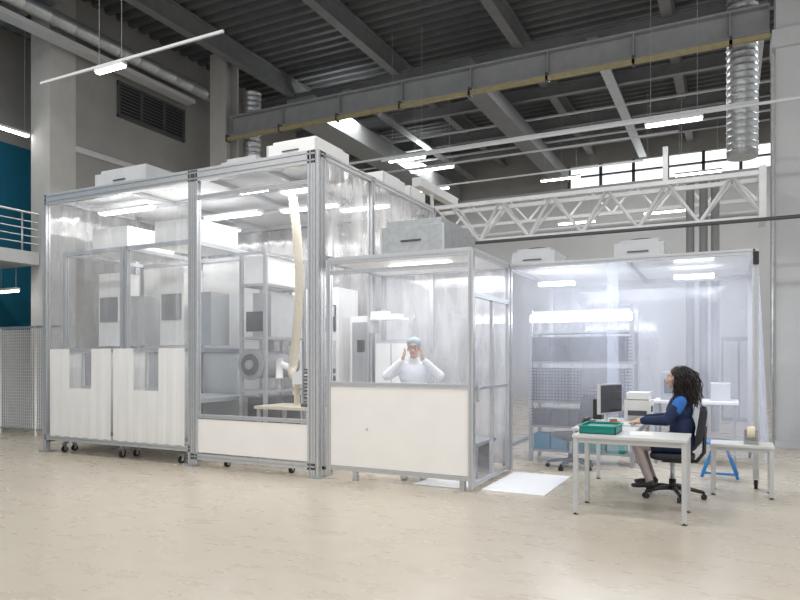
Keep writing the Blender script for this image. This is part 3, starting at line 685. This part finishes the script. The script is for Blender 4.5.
HC=(0,.035,1.29)
blob('head',head_el(HC,'hair'),.0055,W,3); eyes(HC,W)
for s in(-1,1): hand('hand_left' if s<0 else 'hand_right',(s*.163,.385,.818),(1,0,0),(-s*.25,1,-.12),-s,.28,W)
m=MB('wavy_hair')
for j in range(420):
    a=random.uniform(math.pi*.98,math.pi*2.02)
    if random.random()<.35: a=random.choice([random.uniform(-.25,.3),random.uniform(math.pi-.3,math.pi+.25)])
    el0=random.uniform(.0,1.35)
    sx,sy,sz=math.cos(a)*math.cos(el0),math.sin(a)*math.cos(el0),math.sin(el0)
    base=Vector((HC[0]+sx*.085,HC[1]-.03+sy*.095,HC[2]+.04+sz*.09)); L=random.uniform(.26,.38)*(1 if sz<.6 else 1.15)
    ph=random.uniform(0,6.3); amp=random.uniform(.006,.013); fr=random.uniform(12,24); pts=[];rr=[]; out=Vector((sx,sy,0)); 
    if out.length<.2: out=Vector((math.cos(a),math.sin(a),0))
    out.normalize(); n=22
    for q in range(n):
        t=q/(n-1); s_=t*L
        rad=.055*(1-math.exp(-t*4))*(1+.5*math.sin(ph)); dz=-(s_*t**.35)
        tgt=base+out*(rad*(1.0 if sz<.5 else 1.8))+Vector((0,0,dz))
        if tgt.y>HC[1]+.04: tgt.y=HC[1]+.04
        c_=Vector((math.cos(ph+s_*fr*6.3*.5),math.sin(ph+s_*fr*6.3*.5),0))*amp*min(1,t*4)
        pts.append(tgt+c_); rr.append(.0065*(1-.55*t))
    m.tubepath(pts,rr,'hair',5)
m.done(W)
P=empty('cleanroom_operator',(-3.52,7.42,0),math.radians(180+20))
el=[('e',(0,0,.92),(.18,.14,.15),None,'suit'),('e',(0,0,1.12),(.175,.13,.2),None,'suit'),('e',(0,.0,1.28),(.19,.13,.16),None,'suit'),
    ('c',(-.14,-.01,1.39),.066,(.14,-.01,1.39),.066,'suit'),('c',(0,-.01,1.4),.085,(0,-.01,1.46),.075,'suit'),('c',(0,0,1.44),.048,(0,.015,1.54),.046,'skin')]
for s in(-1,1):
    el+=[('c',(s*.175,-.01,1.385),.07,(s*.31,.07,1.29),.064,'suit'),('c',(s*.31,.07,1.29),.064,(s*.325,.1,1.28),.06,'suit'),('c',(s*.325,.1,1.28),.06,(s*.15,.13,1.455),.044,'suit'),('c',(s*.15,.13,1.455),.026,(s*.135,.135,1.475),.025,'skin'),
         ('c',(s*.09,0,.88),.1,(s*.1,.015,.5),.078,'suit'),('c',(s*.1,.015,.5),.078,(s*.11,-.01,.13),.06,'suit'),
         ('c',(s*.11,-.01,.13),.048,(s*.11,-.02,.07),.048,'suit'),('c',(s*.11,-.03,.05),.045,(s*.125,.13,.045),.038,'suit',(1.1,1.))]
blob('body',el,.0105,P,4)
HP=(0,.03,1.62)
blob('head',head_el(HP,'cap'),.0055,P,3); eyes(HP,P,True)
for s in(-1,1): hand('hand_left' if s<0 else 'hand_right',(s*.138,.135,1.475),(0,-1,.2) if s>0 else (0,1,-.2),(-s*.45,-.2,.85),(-1 if s>0 else 1),.35,P)
# ================================================================= LIGHTING
wd=bpy.data.worlds.new('hall_ambient'); S.world=wd; wd.use_nodes=True
bg=wd.node_tree.nodes['Background']; bg.inputs[0].default_value=(.97,.98,1,1); bg.inputs[1].default_value=.8
for x in(-10,-4,2,7):
    for y in(1.5,5.): area('hall_lamp',(x,y,8.2),2.,.6,145,(1,.99,.97))
for x in(-9,-3,3):
    for y in(15.5,20.5): area('hall_lamp',(x,y,8.05),2.,.6,110,(1,.99,.98))
# ================================================================= CAMERA
cd=bpy.data.cameras.new('camera'); cam=bpy.data.objects.new('camera',cd); COL.objects.link(cam)
cam.location=(0,0,1.5); cam.rotation_euler=(math.pi/2,0,math.radians(26.6)); cd.sensor_width=36; cd.clip_end=200
cd.lens=29.7; cd.shift_y=.0725
S.camera=cam
